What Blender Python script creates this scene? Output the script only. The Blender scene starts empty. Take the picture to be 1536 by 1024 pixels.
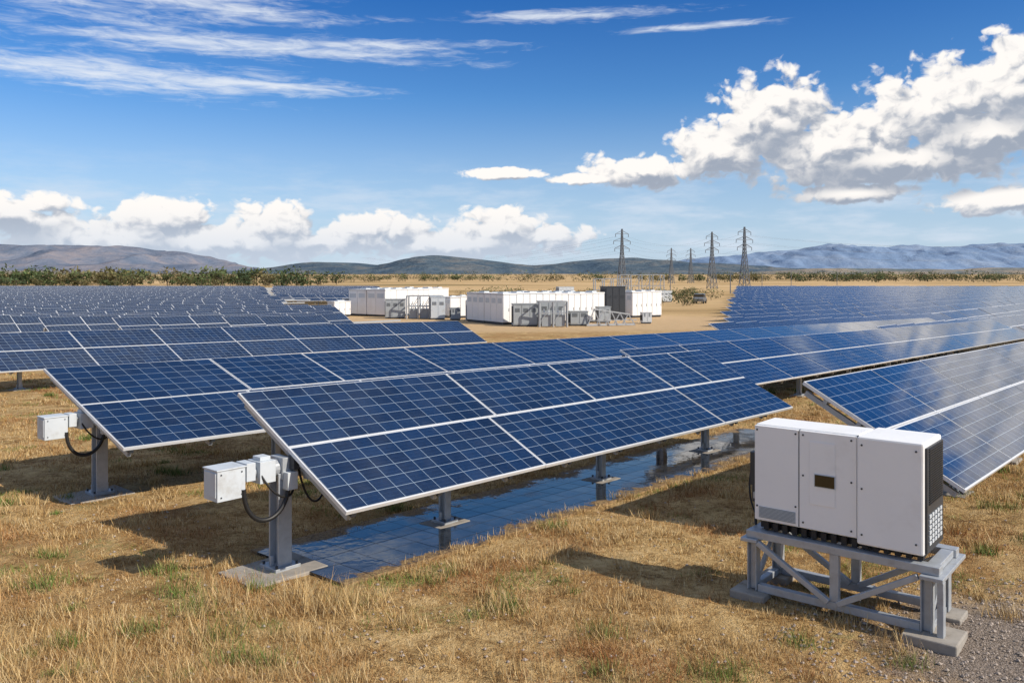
import bpy, math, random
import numpy as np
from mathutils import Vector, Matrix
random.seed(7); rng=np.random.default_rng(11)
scene=bpy.context.scene
V=Vector
CAMH=3.0
R=V((.665,.747,0)).normalized(); C=V((-R.y,R.x,0))
SUN_AZ=V((.88,-.475,0)).normalized(); SUN_EL=math.radians(36)

def zg(y):
    y=np.asarray(y,dtype=float)
    t=np.clip((y-8)/50,0,1)
    z=-1.2*(t*1.06-.06*t*t)/1.0
    z=np.where(y>300,z+(y-300)*.0075,z)
    return z
def G(y): return float(zg(y))

# ---------------------------------------------------------------- node helpers
def new_mat(name):
    m=bpy.data.materials.new(name); m.use_nodes=True
    nt=m.node_tree; b=nt.nodes['Principled BSDF']; return m,nt,b
def N(nt,t,**k):
    n=nt.nodes.new(t)
    for a,v in k.items(): setattr(n,a,v)
    return n
def put(nt,sock,val):
    if isinstance(val,bpy.types.NodeSocket): nt.links.new(val,sock)
    else: sock.default_value=val
def M(nt,op,a,b=None,c=None,clamp=False):
    n=N(nt,'ShaderNodeMath',operation=op); n.use_clamp=clamp
    put(nt,n.inputs[0],a)
    if b is not None: put(nt,n.inputs[1],b)
    if c is not None: put(nt,n.inputs[2],c)
    return n.outputs[0]
def VM(nt,op,a,b=None):
    n=N(nt,'ShaderNodeVectorMath',operation=op)
    put(nt,n.inputs[0],a)
    if b is not None: put(nt,n.inputs[1],b)
    return n.outputs['Value'] if op in('LENGTH','DOT_PRODUCT') else n.outputs[0]
def MIX(nt,f,a,b,mode='MIX'):
    n=N(nt,'ShaderNodeMix',data_type='RGBA',blend_type=mode)
    put(nt,n.inputs[0],f); put(nt,n.inputs[6],a); put(nt,n.inputs[7],b)
    return n.outputs[2]
def NOISE(nt,vec,scale,detail=4,rough=.55,dist=0):
    n=N(nt,'ShaderNodeTexNoise'); put(nt,n.inputs['Vector'],vec)
    n.inputs['Scale'].default_value=scale; n.inputs['Detail'].default_value=detail
    n.inputs['Roughness'].default_value=rough; n.inputs['Distortion'].default_value=dist
    return n.outputs[0]
def SS(nt,x,a,b,lo=0,hi=1):
    n=N(nt,'ShaderNodeMapRange',interpolation_type='SMOOTHSTEP')
    put(nt,n.inputs[0],x); n.inputs[1].default_value=a; n.inputs[2].default_value=b
    n.inputs[3].default_value=lo; n.inputs[4].default_value=hi
    return n.outputs[0]
def RAMP(nt,x,stops):
    n=N(nt,'ShaderNodeValToRGB'); put(nt,n.inputs[0],x)
    e=n.color_ramp.elements
    while len(e)<len(stops): e.new(.5)
    for el,(p,c) in zip(e,stops): el.position=p; el.color=(*c,1)
    return n.outputs[0]
def POS(nt): return N(nt,'ShaderNodeNewGeometry').outputs['Position']
def BUMP(nt,b,h,strength,dist):
    n=N(nt,'ShaderNodeBump'); n.inputs['Strength'].default_value=strength; n.inputs['Distance'].default_value=dist
    put(nt,n.inputs['Height'],h); nt.links.new(n.outputs[0],b.inputs['Normal'])

def simple(name,col,rough=.5,metal=0,var=.15,scale=8,dirt=None,spec=.5):
    m,nt,b=new_mat(name)
    p=POS(nt); n=NOISE(nt,p,scale,4,.6)
    lo=tuple(c*(1-var) for c in col)+(1,); hi=tuple(min(1,c*(1+var)) for c in col)+(1,)
    c=MIX(nt,n,lo,hi)
    if dirt:
        d=SS(nt,NOISE(nt,p,scale*.6,5,.7),.52,.75)
        c=MIX(nt,M(nt,'MULTIPLY',d,dirt[1]),c,(*dirt[0],1))
    nt.links.new(c,b.inputs['Base Color'])
    put(nt,b.inputs['Roughness'],M(nt,'MULTIPLY_ADD',n,.2,rough-.1))
    b.inputs['Metallic'].default_value=metal
    b.inputs['Specular IOR Level'].default_value=spec
    return m
m_white=simple('white_paint',(.91,.905,.885),.38,0,.03,3,((.5,.45,.38),.16))
m_wcont=simple('white_container_paint',(.84,.83,.81),.5,0,.06,.6,((.5,.45,.38),.25))
m_alu=simple('aluminium_frame',(.78,.79,.8),.38,.25,.08,5)
m_galv=simple('galvanised_steel',(.42,.445,.47),.42,.3,.22,14,((.2,.165,.13),.35))
m_grey=simple('grey_cabinet_paint',(.33,.36,.38),.5,0,.12,1,((.2,.17,.13),.3))
m_greyl=simple('light_grey_paint',(.56,.6,.63),.42,0,.1,5,((.3,.26,.2),.4))
m_dark=simple('dark_metal',(.045,.05,.058),.45,.2,.25,6)
m_black=simple('black_rubber',(.014,.014,.015),.5,0,.3,10)
m_conc=simple('concrete',(.32,.29,.25),.9,0,.35,9,((.15,.115,.075),.7))
m_back=simple('panel_backsheet',(.1,.11,.12),.6,0,.1,4)
m_disp=simple('display_glass',(.04,.028,.012),.12,0,.2,10)
m_gap=simple('dark_gap_core',(.07,.07,.075),.7,0,.1,4)  # dark inner body of the containers, visible in the seams between panels
m_car=simple('car_paint',(.2,.22,.25),.25,.3,.05,2)
m_tyre=simple('tyre',(.02,.02,.02),.8)

def glass_mat(name,lw=1.0,far=False):
    m,nt,b=new_mat(name)
    uv=N(nt,'ShaderNodeUVMap').outputs[0]
    sp=N(nt,'ShaderNodeSeparateXYZ'); nt.links.new(uv,sp.inputs[0])
    def line(x,w):
        f=M(nt,'FRACT',x); d=M(nt,'ABSOLUTE',M(nt,'SUBTRACT',f,.5))
        return M(nt,'GREATER_THAN',d,.5-w)
    l=M(nt,'MAXIMUM',line(sp.outputs[0],.012*lw),line(sp.outputs[1],.017*lw))
    p=POS(nt)
    wn=N(nt,'ShaderNodeTexWhiteNoise',noise_dimensions='3D'); nt.links.new(VM(nt,'FLOOR',uv),wn.inputs[0])
    big=NOISE(nt,p,.7,3,.6)
    dust=SS(nt,NOISE(nt,p,2.4,5,.7),.45,.85)
    f=M(nt,'ADD',M(nt,'MULTIPLY',wn.outputs[0],.4),M(nt,'MULTIPLY',big,.5))
    if not far:
        bus=line(M(nt,'MULTIPLY',sp.outputs[1],3.0),.03)
        vor=N(nt,'ShaderNodeTexVoronoi'); nt.links.new(p,vor.inputs['Vector']); vor.inputs['Scale'].default_value=45
        vs=N(nt,'ShaderNodeSeparateColor'); nt.links.new(vor.outputs['Color'],vs.inputs[0])
        f=M(nt,'MULTIPLY_ADD',vs.outputs[0],.25,f)
    c=RAMP(nt,f,[(0.1,(.0018,.009,.031)),(.5,(.0032,.0165,.056)),(1,(.006,.031,.098))])
    if not far: c=MIX(nt,M(nt,'MULTIPLY',bus,.12),c,(.12,.2,.32,1))
    c=MIX(nt,M(nt,'MULTIPLY',l,.72),c,(.40,.5,.6,1))
    c=MIX(nt,M(nt,'MULTIPLY',dust,.05),c,(.28,.29,.3,1))
    nt.links.new(c,b.inputs['Base Color'])
    put(nt,b.inputs['Roughness'],M(nt,'MULTIPLY_ADD',dust,.15,.06 if not far else .14))
    b.inputs['IOR'].default_value=1.68 if not far else 1.85
    if not far: BUMP(nt,b,NOISE(nt,p,1.2,2),.25,.004)
    return m
m_cell=glass_mat('solar_cells_glass'); m_cellf=glass_mat('solar_cells_glass_field',1.3,True)

# ---------------------------------------------------------------- mesh builder
class MB:
    def __init__(s): s.v=[];s.f=[];s.m=[];s.uv=[];s.mats=[]
    def mi(s,mat):
        if mat not in s.mats: s.mats.append(mat)
        return s.mats.index(mat)
    def face(s,pts,mat,uv=None):
        i=len(s.v); s.v+= [tuple(p) for p in pts]; s.f.append(tuple(range(i,i+len(pts))))
        s.m.append(s.mi(mat)); s.uv+= (uv or [(0,0)]*len(pts))
    def box(s,c,ax,ay,az,mat):
        """centre c, half-axis vectors"""
        c=V(c);i=len(s.v)
        for k in ((-1,-1,-1),(1,-1,-1),(1,1,-1),(-1,1,-1),(-1,-1,1),(1,-1,1),(1,1,1),(-1,1,1)):
            s.v.append(tuple(c+ax*k[0]+ay*k[1]+az*k[2]))
        for q in ((0,3,2,1),(4,5,6,7),(0,1,5,4),(1,2,6,5),(2,3,7,6),(3,0,4,7)):
            s.f.append(tuple(i+j for j in q)); s.m.append(s.mi(mat)); s.uv+=[(0,0)]*4
    def strut(s,p,q,w,h,mat,up=V((0,0,1))):
        p=V(p);q=V(q);d=q-p;L=d.length
        if L<1e-6:return
        d/=L
        if abs(d.dot(up))>.98: up=V((R.x,R.y,0)) 
        sx=d.cross(up).normalized(); uz=sx.cross(d)
        s.box((p+q)/2,d*(L/2),sx*(w/2),uz*(h/2),mat)
    def cyl(s,p,q,r,mat,n=12,r2=None):
        p=V(p);q=V(q);d=(q-p).normalized();r2=r if r2 is None else r2
        a=d.orthogonal().normalized();b=d.cross(a);i=len(s.v)
        for k in range(n):
            t=2*math.pi*k/n;e=a*math.cos(t)+b*math.sin(t)
            s.v.append(tuple(p+e*r));s.v.append(tuple(q+e*r2))
        for k in range(n):
            k2=(k+1)%n
            s.f.append((i+2*k,i+2*k2,i+2*k2+1,i+2*k+1));s.m.append(s.mi(mat));s.uv+=[(0,0)]*4
        s.f.append(tuple(i+2*k for k in reversed(range(n))));s.m.append(s.mi(mat));s.uv+=[(0,0)]*n
        s.f.append(tuple(i+2*k+1 for k in range(n)));s.m.append(s.mi(mat));s.uv+=[(0,0)]*n
    def tube(s,pts,r,mat,n=8):
        """continuous swept tube"""
        pts=[V(p) for p in pts]; i0=len(s.v); prev=None
        for k,p in enumerate(pts):
            t=(pts[min(k+1,len(pts)-1)]-pts[max(k-1,0)]).normalized()
            a=t.orthogonal().normalized() if prev is None else (prev-t*prev.dot(t)).normalized()
            prev=a; b=t.cross(a)
            for j in range(n):
                w_=2*math.pi*j/n; s.v.append(tuple(p+(a*math.cos(w_)+b*math.sin(w_))*r))
        for k in range(len(pts)-1):
            for j in range(n):
                j2=(j+1)%n; A=i0+k*n
                s.f.append((A+j,A+j2,A+n+j2,A+n+j)); s.m.append(s.mi(mat)); s.uv+=[(0,0)]*4
    def obj(s,name,parent=None,bevel=0,smooth=False):
        me=bpy.data.meshes.new(name); me.from_pydata(s.v,[],s.f)
        for m in s.mats: me.materials.append(m)
        me.polygons.foreach_set('material_index',s.m)
        uvl=me.uv_layers.new(name='UVMap'); uvl.data.foreach_set('uv',[c for u in s.uv for c in u])
        if smooth: me.polygons.foreach_set('use_smooth',[True]*len(s.f))
        me.update()
        o=bpy.data.objects.new(name,me); scene.collection.objects.link(o)
        if parent: o.parent=parent
        if bevel:
            b=o.modifiers.new('bevel','BEVEL'); b.width=bevel;b.segments=2;b.limit_method='ANGLE'
        return o
def empty(name,loc=(0,0,0)):
    o=bpy.data.objects.new(name,None); scene.collection.objects.link(o); o.empty_display_size=.2
    return o
Z=V((0,0,1))
def bez(p0,p1,p2,p3,n=18):
    out=[]
    for i in range(n+1):
        t=i/n;out.append(V(p0)*(1-t)**3+V(p1)*3*t*(1-t)**2+V(p2)*3*t*t*(1-t)+V(p3)*t**3)
    return out

# ---------------------------------------------------------------- solar tables
def panels(mb,O,r,wn,W,L,seams,glassoff=.004,cell=.26,inset=.018,glass=None):
    glass=glass or m_cell
    n=r.cross(wn).normalized()
    for j,sm in enumerate(seams):
        w0=j*W/2+.005; w1=(j+1)*W/2-.005
        for a,b in zip(sm[:-1],sm[1:]):
            a2=a+.006;b2=b-.006
            dz=random.uniform(-.004,.004)
            c=O+r*((a2+b2)/2)+wn*((w0+w1)/2)+n*(dz-.02)
            mb.box(c,r*((b2-a2)/2),wn*((w1-w0)/2),n*.02,m_alu)
            tl=random.uniform(-.003,.003)
            g=O+n*(dz+glassoff)
            nc=max(2,round((b-a)/cell)); i=inset; ou=random.randint(0,50)*7
            mb.face([g+r*(a2+i)+wn*(w0+i),g+r*(b2-i)+wn*(w0+i),g+r*(b2-i)+wn*(w1-i)+n*abs(tl),g+r*(a2+i)+wn*(w1-i)+n*abs(tl)],
                    glass,[(ou,0),(ou+nc,0),(ou+nc,6),(ou,6)])
            mb.box(c-n*.024,r*((b2-a2)/2-.04),wn*((w1-w0)/2-.04),n*.003,m_back)
def even(L,p,off=0):
    n=max(1,round(L/p)); return [L*i/n for i in range(n+1)]
def table(P0,P1,a,b,seams=None,plen=2.2,posts=(),act=True,rafters=1.15,name='solar_panel_table'):
    P0=V(P0);P1=V(P1); L=(P1-P0).length; r=(P1-P0)/L
    rh=V((r.x,r.y,0)).normalized(); back=V((-rh.y,rh.x,0))
    w=back*a+Z*b; W=w.length; wn=w/W; n=r.cross(wn).normalized()
    root=empty(name)
    if seams is None: seams=[even(L,plen),even(L,plen)]
    mb=MB(); panels(mb,P0,r,wn,W,L,seams); mb.obj('panels',root,bevel=0)
    fb=MB()
    for f in (.18,.4,.62,.84):
        o=P0+wn*(W*f)-n*.075
        fb.strut(o+r*.05,o+r*(L-.05),.05,.05,m_galv,n)
    t=.12
    while t<L:
        o=P0+r*t-n*.135
        fb.strut(o+wn*.06,o+wn*(W-.06),.05,.06,m_galv,n); 
        fb.box(P0+r*t-n*.06+wn*.03,r*.03,wn*.02,n*.03,m_dark)
        t+=rafters
    o=P0+wn*(W*.5)-n*.23
    fb.strut(o-r*.2,o+r*(L-.05),.13,.13,m_galv,n)
    for k in range(int(L/1.5)):
        s=.3+k*1.5
        fb.tube(bez(o+r*s-n*.08,o+r*(s+.4)-n*.25,o+r*(s+.9)-n*.25,o+r*(s+1.4)-n*.08,8),.012,m_black,5)
    fb.obj('support_frame',root)
    pb=MB()
    for i,t in enumerate(posts):
        q=o+r*t; g=G(q.y)
        big=.08 if i==0 else .05
        top=V((q.x,q.y,q.z-.05)); bot=V((q.x,q.y,g+.04))
        hh=(top.z-bot.z)/2; mid=(top+bot)/2
        for sgn in (-1,1): pb.box(mid+back*big*sgn,rh*big,back*.012,Z*hh,m_galv)
        pb.box(mid,rh*.012,back*(big-.012),Z*hh,m_galv)
        pb.box(V((q.x,q.y,g+.03)),rh*(big+.07),back*(big+.07),Z*.018,m_galv)
        for sx in(-1,1):
            for sy in(-1,1):
                b0=V((q.x,q.y,g+.048))+rh*sx*(big+.04)+back*sy*(big+.04)
                pb.cyl(b0,b0+Z*.03,.016,m_dark,6)
            pb.box(V((q.x,q.y,g+.1))+rh*sx*(big+.02),rh*.02,back*.012,Z*.05,m_galv)
        pb.box(q,rh*.05,back*.12,Z*.11,m_galv)
        if i>0:
            pb.strut(mid+Z*hh*.3,P0+r*(t+.05)+wn*(W*.2)-n*.16,.04,.04,m_galv)
            pb.strut(mid+Z*hh*.5,P0+r*(t+.05)+wn*(W*.8)-n*.16,.04,.04,m_galv)
    pb.obj('posts',root,bevel=.004)
    cb=MB()
    for i,t in enumerate(posts):
        q=o+r*t; g=G(q.y); s=.34 if i==0 else .2
        cb.box(V((q.x,q.y,g-.03))-rh*(.08 if i==0 else 0),rh*s*1.3,back*s,Z*.045,m_conc)
    cb.obj('concrete_footing',root,bevel=.012)
    if act:
        t=posts[0]; q=o+r*t
        ab=MB()
        e=-rh
        ab.cyl(q-e*.1,q+e*.18,.09,m_galv,18)
        ab.box(q+e*.22+Z*.0,rh*.09,back*.12,Z*.11,m_greyl)
        ab.box(q+e*.22+Z*.13,rh*.06,back*.07,Z*.02,m_greyl)
        ab.cyl(q+e*.3,q+e*.45,.07,m_galv,18)
        ab.box(q+e*.41+Z*.03-back*.02,rh*.05,back*.10,Z*.09,m_greyl)
        ab.box(q+e*.63-Z*.05,rh*.15,back*.13,Z*.15,m_greyl)
        ab.box(q+e*.63+Z*.105,rh*.16,back*.14,Z*.007,m_greyl)
        ab.box(q+e*.785-Z*.04,rh*.006,back*.11,Z*.12,m_greyl)
        for sx in(-1,1):
            for sz in(-1,1): ab.cyl(q+e*.63-back*.13+rh*.11*sx+Z*(.11*sz-.05),q+e*.63-back*.137+rh*.11*sx+Z*(.11*sz-.05),.01,m_dark,6)
        ab.box(q-back*.15-Z*.12+rh*.02,rh*.06,back*.05,Z*.09,m_greyl)
        ab.box(q-back*.15+Z*.06+rh*.12,rh*.09,back*.05,Z*.07,m_dark)
        ab.box(q-back*.16-Z*.02+rh*.3,rh*.1,back*.045,Z*.12,m_greyl)
        ab.strut(q+rh*.2-Z*.1,q+rh*1.0-Z*.22,.06,.05,m_galv)
        ab.obj('tracker_drive',root,bevel=.008)
        kb=MB()
        kb.tube(bez(q+e*.5-back*.13-Z*.12,q+e*.5-back*.14-Z*.58,q+e*.05-back*.16-Z*.58,q-back*.15-Z*.18),.024,m_black,10)
        kb.tube(bez(q+e*.3-back*.1,q+e*.2-back*.22-Z*.3,q+rh*.1-back*.15-Z*.4,q+rh*.1-back*.1-Z*.1),.012,m_black,8)
        kb.tube(bez(q+rh*.15-back*.1,q+rh*.2-back*.2-Z*.55,q+rh*.5-back*.1-Z*.5,q+rh*.6-Z*.1),.012,m_black,8)
        kb.obj('cables',root,smooth=True)
    return root

def P(s,c,off):
    p=R*s+C*c; return V((p.x,p.y,G(p.y)+off))
A0=V((-1.59,8.0,.76)); A1=V((5.33,15.77,.575))
table(A0,A1,1.98,.97,seams=[[0,3.03,7.7,10.4],[0,3.2,5.45,7.75,9.1,10.4]],posts=(-.02,2.35,5.7,9.0))
table(V((-5.05,10.83,.80)),V((-5.05,10.83,0))+R*46+V((0,0,G(10.83+34.3)+.86)),2.8,.84,
      seams=[[0,2.6,4.9,7.3]+[7.3+2.42*i for i in range(1,17)],[0,2.7,4.6,7.2,10.0,12.5]+[12.5+2.4*i for i in range(1,15)]],
      posts=(.3,3.2,6.5,10,14,18,22,26,30,34,38,42))
table(P(15.8,8.89,.78),P(52,8.89,.78),1.9,.85,plen=2.6,posts=(.4,4,8,12,16,20,24,28),act=False)
table(V((4.77,8.75,.78)),V((4.77,8.75,0))+R*16+V((0,0,G(8.75+12)+.8)),1.75,1.0,plen=2.3,posts=(.35,3.6,7,10.5,14),act=False)
D3=V((13.7,19.5,0)).normalized(); c0=V((-15,24.5,0))-D3*9; c1=V((-1.3,44,0))
c0.z=G(c0.y)+.72; c1.z=G(c1.y)+.55
table(c0,c1,2.0,1.05,plen=3.0,posts=(2,6,10,14,18,22,26,30),act=False)

# fields
def in_left(x,y):
    b=x/y
    if y<46 or y>290 or b<-.95: return False
    if y<80: return b<-.215
    if y<120: return b<-.285
    return b<-.30 or (-.285<b<-.16 and y>125)
def in_right(x,y):
    b=x/y
    return 30<y<290 and b<.95 and b>.275
def field(mask,c0,c1,pitch,s0,s1):
    k=c0
    while k<c1:
        mb=MB();cnt=0;s=s0+random.uniform(0,1)
        i=0
        while s<s1:
            p=R*s+C*k
            if p.y>25 and mask(p.x,p.y):
                i+=1; cnt+=1
                gap=.16 if i%10==0 else 0
                O=V((p.x,p.y,G(p.y)+.78)); 
                w=C*1.98+Z*(.95+random.uniform(-.03,.03)); W=w.length
                panels(mb,O,R,w/W,W,2.3,[[0,2.3-gap],[0,2.3-gap]],glassoff=.008,inset=.03,cell=.23,glass=m_cellf)
                if i%3==1:
                    q=O+w*.5; mb.strut(V((q.x,q.y,q.z-.1)),V((q.x,q.y,G(q.y)-.1)),.12,.12,m_galv)
                    mb.strut(q-Z*.2,q-Z*.2+R*6.9,.12,.12,m_galv)
            s+=2.3
        if cnt: mb.obj('solar_panel_row')
        k+=pitch
field(in_left,34.5,420,4.1,-160,300)
field(in_right,-150,13,4.3,20,420)
field(in_right,15.2,180,4.3,20,420)

# ---------------------------------------------------------------- ground
def grid(name,xs,ys,zf,mat):
    X,Y=np.meshgrid(xs,ys); Zz=zf(X,Y)
    nx,ny=len(xs),len(ys)
    co=np.stack([X,Y,Zz],-1).reshape(-1,3)
    idx=np.arange(nx*ny).reshape(ny,nx)
    f=np.stack([idx[:-1,:-1],idx[:-1,1:],idx[1:,1:],idx[1:,:-1]],-1).reshape(-1,4)
    me=bpy.data.meshes.new(name); me.vertices.add(len(co)); me.vertices.foreach_set('co',co.ravel())
    me.loops.add(f.size); me.loops.foreach_set('vertex_index',f.ravel().astype(np.int32))
    me.polygons.add(len(f)); me.polygons.foreach_set('loop_start',np.arange(0,f.size,4,dtype=np.int32))
    me.update(calc_edges=True); me.validate()
    me.polygons.foreach_set('use_smooth',[True]*len(f))
    me.materials.append(mat); o=bpy.data.objects.new(name,me); scene.collection.objects.link(o); return o
m_gr,nt,b=new_mat('dry_grassland')
p=POS(nt)
n1=NOISE(nt,p,.35,4,.6); n2=NOISE(nt,p,2.2,4,.65); n3=NOISE(nt,p,14,4,.7); n4=NOISE(nt,p,70,2,.7)
f=M(nt,'ADD',M(nt,'MULTIPLY',n2,.45),M(nt,'ADD',M(nt,'MULTIPLY',n3,.4),M(nt,'MULTIPLY',n4,.3)))
c=RAMP(nt,f,[(.40,(.075,.038,.014)),(.50,(.27,.155,.058)),(.59,(.54,.36,.155)),(.72,(.74,.54,.28))])
c=MIX(nt,SS(nt,n1,.48,.62,0,.55),c,(.30,.15,.05,1))
gm=M(nt,'MULTIPLY',SS(nt,NOISE(nt,p,.9,3,.6),.57,.69),SS(nt,n3,.42,.6))
c=MIX(nt,M(nt,'MULTIPLY',gm,.6),c,(.10,.135,.028,1))
sp=N(nt,'ShaderNodeSeparateXYZ'); nt.links.new(p,sp.inputs[0])
gd=VM(nt,'LENGTH',VM(nt,'MULTIPLY',VM(nt,'SUBTRACT',p,(4.7,6.3,0)),(1,1,0)))
gmask=SS(nt,M(nt,'ADD',gd,M(nt,'MULTIPLY',n2,1.6)),2.9,2.0)
gc=RAMP(nt,n4,[(.3,(.09,.068,.05)),(.5,(.27,.215,.17)),(.7,(.46,.39,.33))])
c=MIX(nt,gmask,c,gc)
fn=NOISE(nt,VM(nt,'MULTIPLY',p,(.006,.02,0)),1.0,4,.6)
fc=RAMP(nt,fn,[(.3,(.18,.15,.065)),(.45,(.44,.29,.13)),(.55,(.62,.43,.22)),(.7,(.35,.25,.12))])
c=MIX(nt,SS(nt,sp.outputs[1],45,130),c,fc)
yd=VM(nt,'LENGTH',VM(nt,'MULTIPLY',VM(nt,'SUBTRACT',p,(2,82,0)),(.035,.06,0)))
c=MIX(nt,SS(nt,M(nt,'ADD',yd,M(nt,'MULTIPLY',n1,.3)),1.3,.9,0,.8),c,(.6,.42,.24,1))
nt.links.new(c,b.inputs['Base Color']); b.inputs['Roughness'].default_value=.95; b.inputs['Specular IOR Level'].default_value=.15
BUMP(nt,b,M(nt,'ADD',n3,M(nt,'MULTIPLY',n4,.5)),1.0,.06)
def sym(a): return np.concatenate([-a[::-1][:-1] if a[0]==0 else -a[::-1],a])
xs=sym(np.concatenate([np.arange(0,12,.14),np.geomspace(12,9000,70)]))
ys=np.concatenate([[-3000,-600,-100,-30,-10,0,2,4],np.arange(5,20,.14),np.geomspace(20,9000,110)])
def bump(X,Y):
    n=.018*np.sin(X*2.1+1.3*np.sin(Y*1.7))+.014*np.sin(Y*3.1+X*1.1)+.01*np.sin(X*7.3+Y*5.1)+.008*np.sin(X*11.3-Y*9.7)
    s=X*R.x+Y*R.y; cc=X*C.x+Y*C.y
    flat=np.clip(np.maximum(np.abs(s-11)-6.0,np.abs(cc-7.55)-.9)/.35,0,1)
    return n*np.clip((60-Y)/40,0,1)*.8*flat-.012*(1-flat)
def zfull(X,Y): return zg(Y)+bump(X,Y)-.015
grid('dry_grass_ground',xs,ys,zfull,m_gr)

# wet, puddled paving beneath the front table
m_slab,nt,b=new_mat('wet_slab')
p=POS(nt); n=NOISE(nt,p,1.3,4,.6)
c=RAMP(nt,NOISE(nt,p,5,5,.7),[(.3,(.008,.012,.018)),(.72,(.045,.052,.062))])
acr=M(nt,'ABSOLUTE',M(nt,'SUBTRACT',VM(nt,'DOT_PRODUCT',p,(C.x,C.y,0)),7.5))
edge=SS(nt,M(nt,'ADD',acr,M(nt,'MULTIPLY',M(nt,'SUBTRACT',NOISE(nt,p,1.8,5,.7),.5),1.5)),.62,.80)
mud=RAMP(nt,NOISE(nt,p,30,4,.7),[(.35,(.09,.05,.022)),(.65,(.36,.24,.11))])
c=MIX(nt,edge,c,mud)
nt.links.new(c,b.inputs['Base Color'])
rg=SS(nt,n,.46,.68,.015,.2); put(nt,b.inputs['Roughness'],M(nt,'MAXIMUM',rg,M(nt,'MULTIPLY',edge,.9)))
b.inputs['IOR'].default_value=1.5
BUMP(nt,b,M(nt,'ADD',NOISE(nt,p,7,2),M(nt,'MULTIPLY',edge,NOISE(nt,p,40,3))),.18,.006)
mb=MB()
for i in range(34):
    for j in range(6):
        s=5.2+i*.36; cc=6.8+j*.29
        if s>16.8: continue
        p0=R*s+C*cc
        z=G(p0.y)-.014+random.uniform(-.001,.001)
        tx_=random.uniform(-.0007,.0007)
        mb.box(V((p0.x,p0.y,z)),(R*.1775+Z*(tx_-.00342)),C*.1425-Z*.00244,Z*.02,m_slab)
mb.obj('wet_paving_slabs',bevel=.002)

# ---------------------------------------------------------------- grass
def tri_mesh(name,base,tipv,side,cols,mat):
    n=len(base); co=np.empty((n,3,3)); co[:,0]=base-side; co[:,1]=base+side; co[:,2]=tipv
    me=bpy.data.meshes.new(name); me.vertices.add(n*3); me.vertices.foreach_set('co',co.ravel())
    me.loops.add(n*3); me.loops.foreach_set('vertex_index',np.arange(n*3,dtype=np.int32))
    me.polygons.add(n); me.polygons.foreach_set('loop_start',np.arange(0,n*3,3,dtype=np.int32))
    me.update(calc_edges=True)
    at=me.color_attributes.new('Col','FLOAT_COLOR','POINT')
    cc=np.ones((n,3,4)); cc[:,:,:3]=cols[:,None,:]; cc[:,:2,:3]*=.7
    at.data.foreach_set('color',cc.ravel())
    me.materials.append(mat); o=bpy.data.objects.new(name,me); scene.collection.objects.link(o); return o
m_gs,nt,b=new_mat('dry_grass_blades')
at=N(nt,'ShaderNodeAttribute',attribute_name='Col'); nt.links.new(at.outputs['Color'],b.inputs['Base Color'])
b.inputs['Roughness'].default_value=.7; b.inputs['Specular IOR Level'].default_value=.2
def sn(x,y,s,ph):
    return (np.sin(x*s+ph+1.7*np.sin(y*s*.8+ph*2))+np.sin(y*s*1.3+ph*3+1.3*np.sin(x*s*.7-ph)))*.25+.5
def onslab(s,cc,m=0): return (s>5.0-m)&(s<16.9+m)&(cc>6.72-m)&(cc<8.35+m)
def blades(n,ylo,yhi,hlo,hhi):
    y=np.exp(rng.uniform(np.log(ylo),np.log(yhi),n)); x=rng.uniform(-.72,.72,n)*y
    s=x*R.x+y*R.y; cc=x*C.x+y*C.y
    edge=rng.uniform(-.3,.02,n)+.12*np.sin(s*5)*np.sin(s*2.3)
    keep=~((s>5.0-edge)&(s<16.8)&(cc>6.68-edge)&(cc<8.35+edge))
    gd=np.hypot(x-4.7,y-6.3); keep&=(gd+rng.uniform(-.6,.6,n)>2.1)
    dens=sn(x,y,1.9,.6)*.5+sn(x,y,5.3,2.2)*.35+sn(x,y,11.7,.2)*.3
    keep&=rng.uniform(0,1,n)<np.clip((dens-.32)*2.6,.07,1)
    x=x[keep];y=y[keep];n=len(x)
    h=rng.uniform(hlo,hhi,n)*(.4+1.1*sn(x,y,2.7,1.1))
    return x,y,h
def colr(x,y,n,green=0):
    pal=np.array([(.78,.56,.26),(.6,.38,.15),(.4,.22,.075),(.88,.69,.39),(.5,.29,.1)])
    c=pal[rng.integers(0,5,n)]*rng.uniform(.75,1.1,(n,1))
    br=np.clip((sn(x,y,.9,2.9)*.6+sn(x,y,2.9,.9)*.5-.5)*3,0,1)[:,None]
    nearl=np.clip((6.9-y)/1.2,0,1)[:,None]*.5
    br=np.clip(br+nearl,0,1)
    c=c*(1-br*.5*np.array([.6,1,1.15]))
    g=(sn(x,y,1.3,4.2)*sn(x,y,4.1,.3)+rng.uniform(-.08,.08,n)>.47)|(rng.uniform(0,1,n)<green)
    gc=np.array((.15,.22,.045))*rng.uniform(.6,1.5,(n,1))
    return np.where((g&(rng.uniform(0,1,n)<.7))[:,None],gc,c)
def build(x,y,h,cols,name,leanmax=1.1,wmul=1):
    n=len(x); z=zfull(x,y); base=np.stack([x,y,z-.005],-1)
    a=rng.uniform(0,2*np.pi,n); l=rng.uniform(.15,leanmax,n)
    tip=base+np.stack([np.cos(a)*np.sin(l)*h,np.sin(a)*np.sin(l)*h,np.cos(l)*h],-1)
    a2=rng.uniform(0,2*np.pi,n); w=.0016*np.maximum(1,y/6)*rng.uniform(.8,1.8,n)*wmul
    side=np.stack([np.cos(a2)*w,np.sin(a2)*w,0*w],-1)
    return tri_mesh(name,base,tip,side,cols,m_gs)
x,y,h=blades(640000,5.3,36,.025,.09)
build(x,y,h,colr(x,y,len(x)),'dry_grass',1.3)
tx=[];ty=[];th=[];tg=[]
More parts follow.
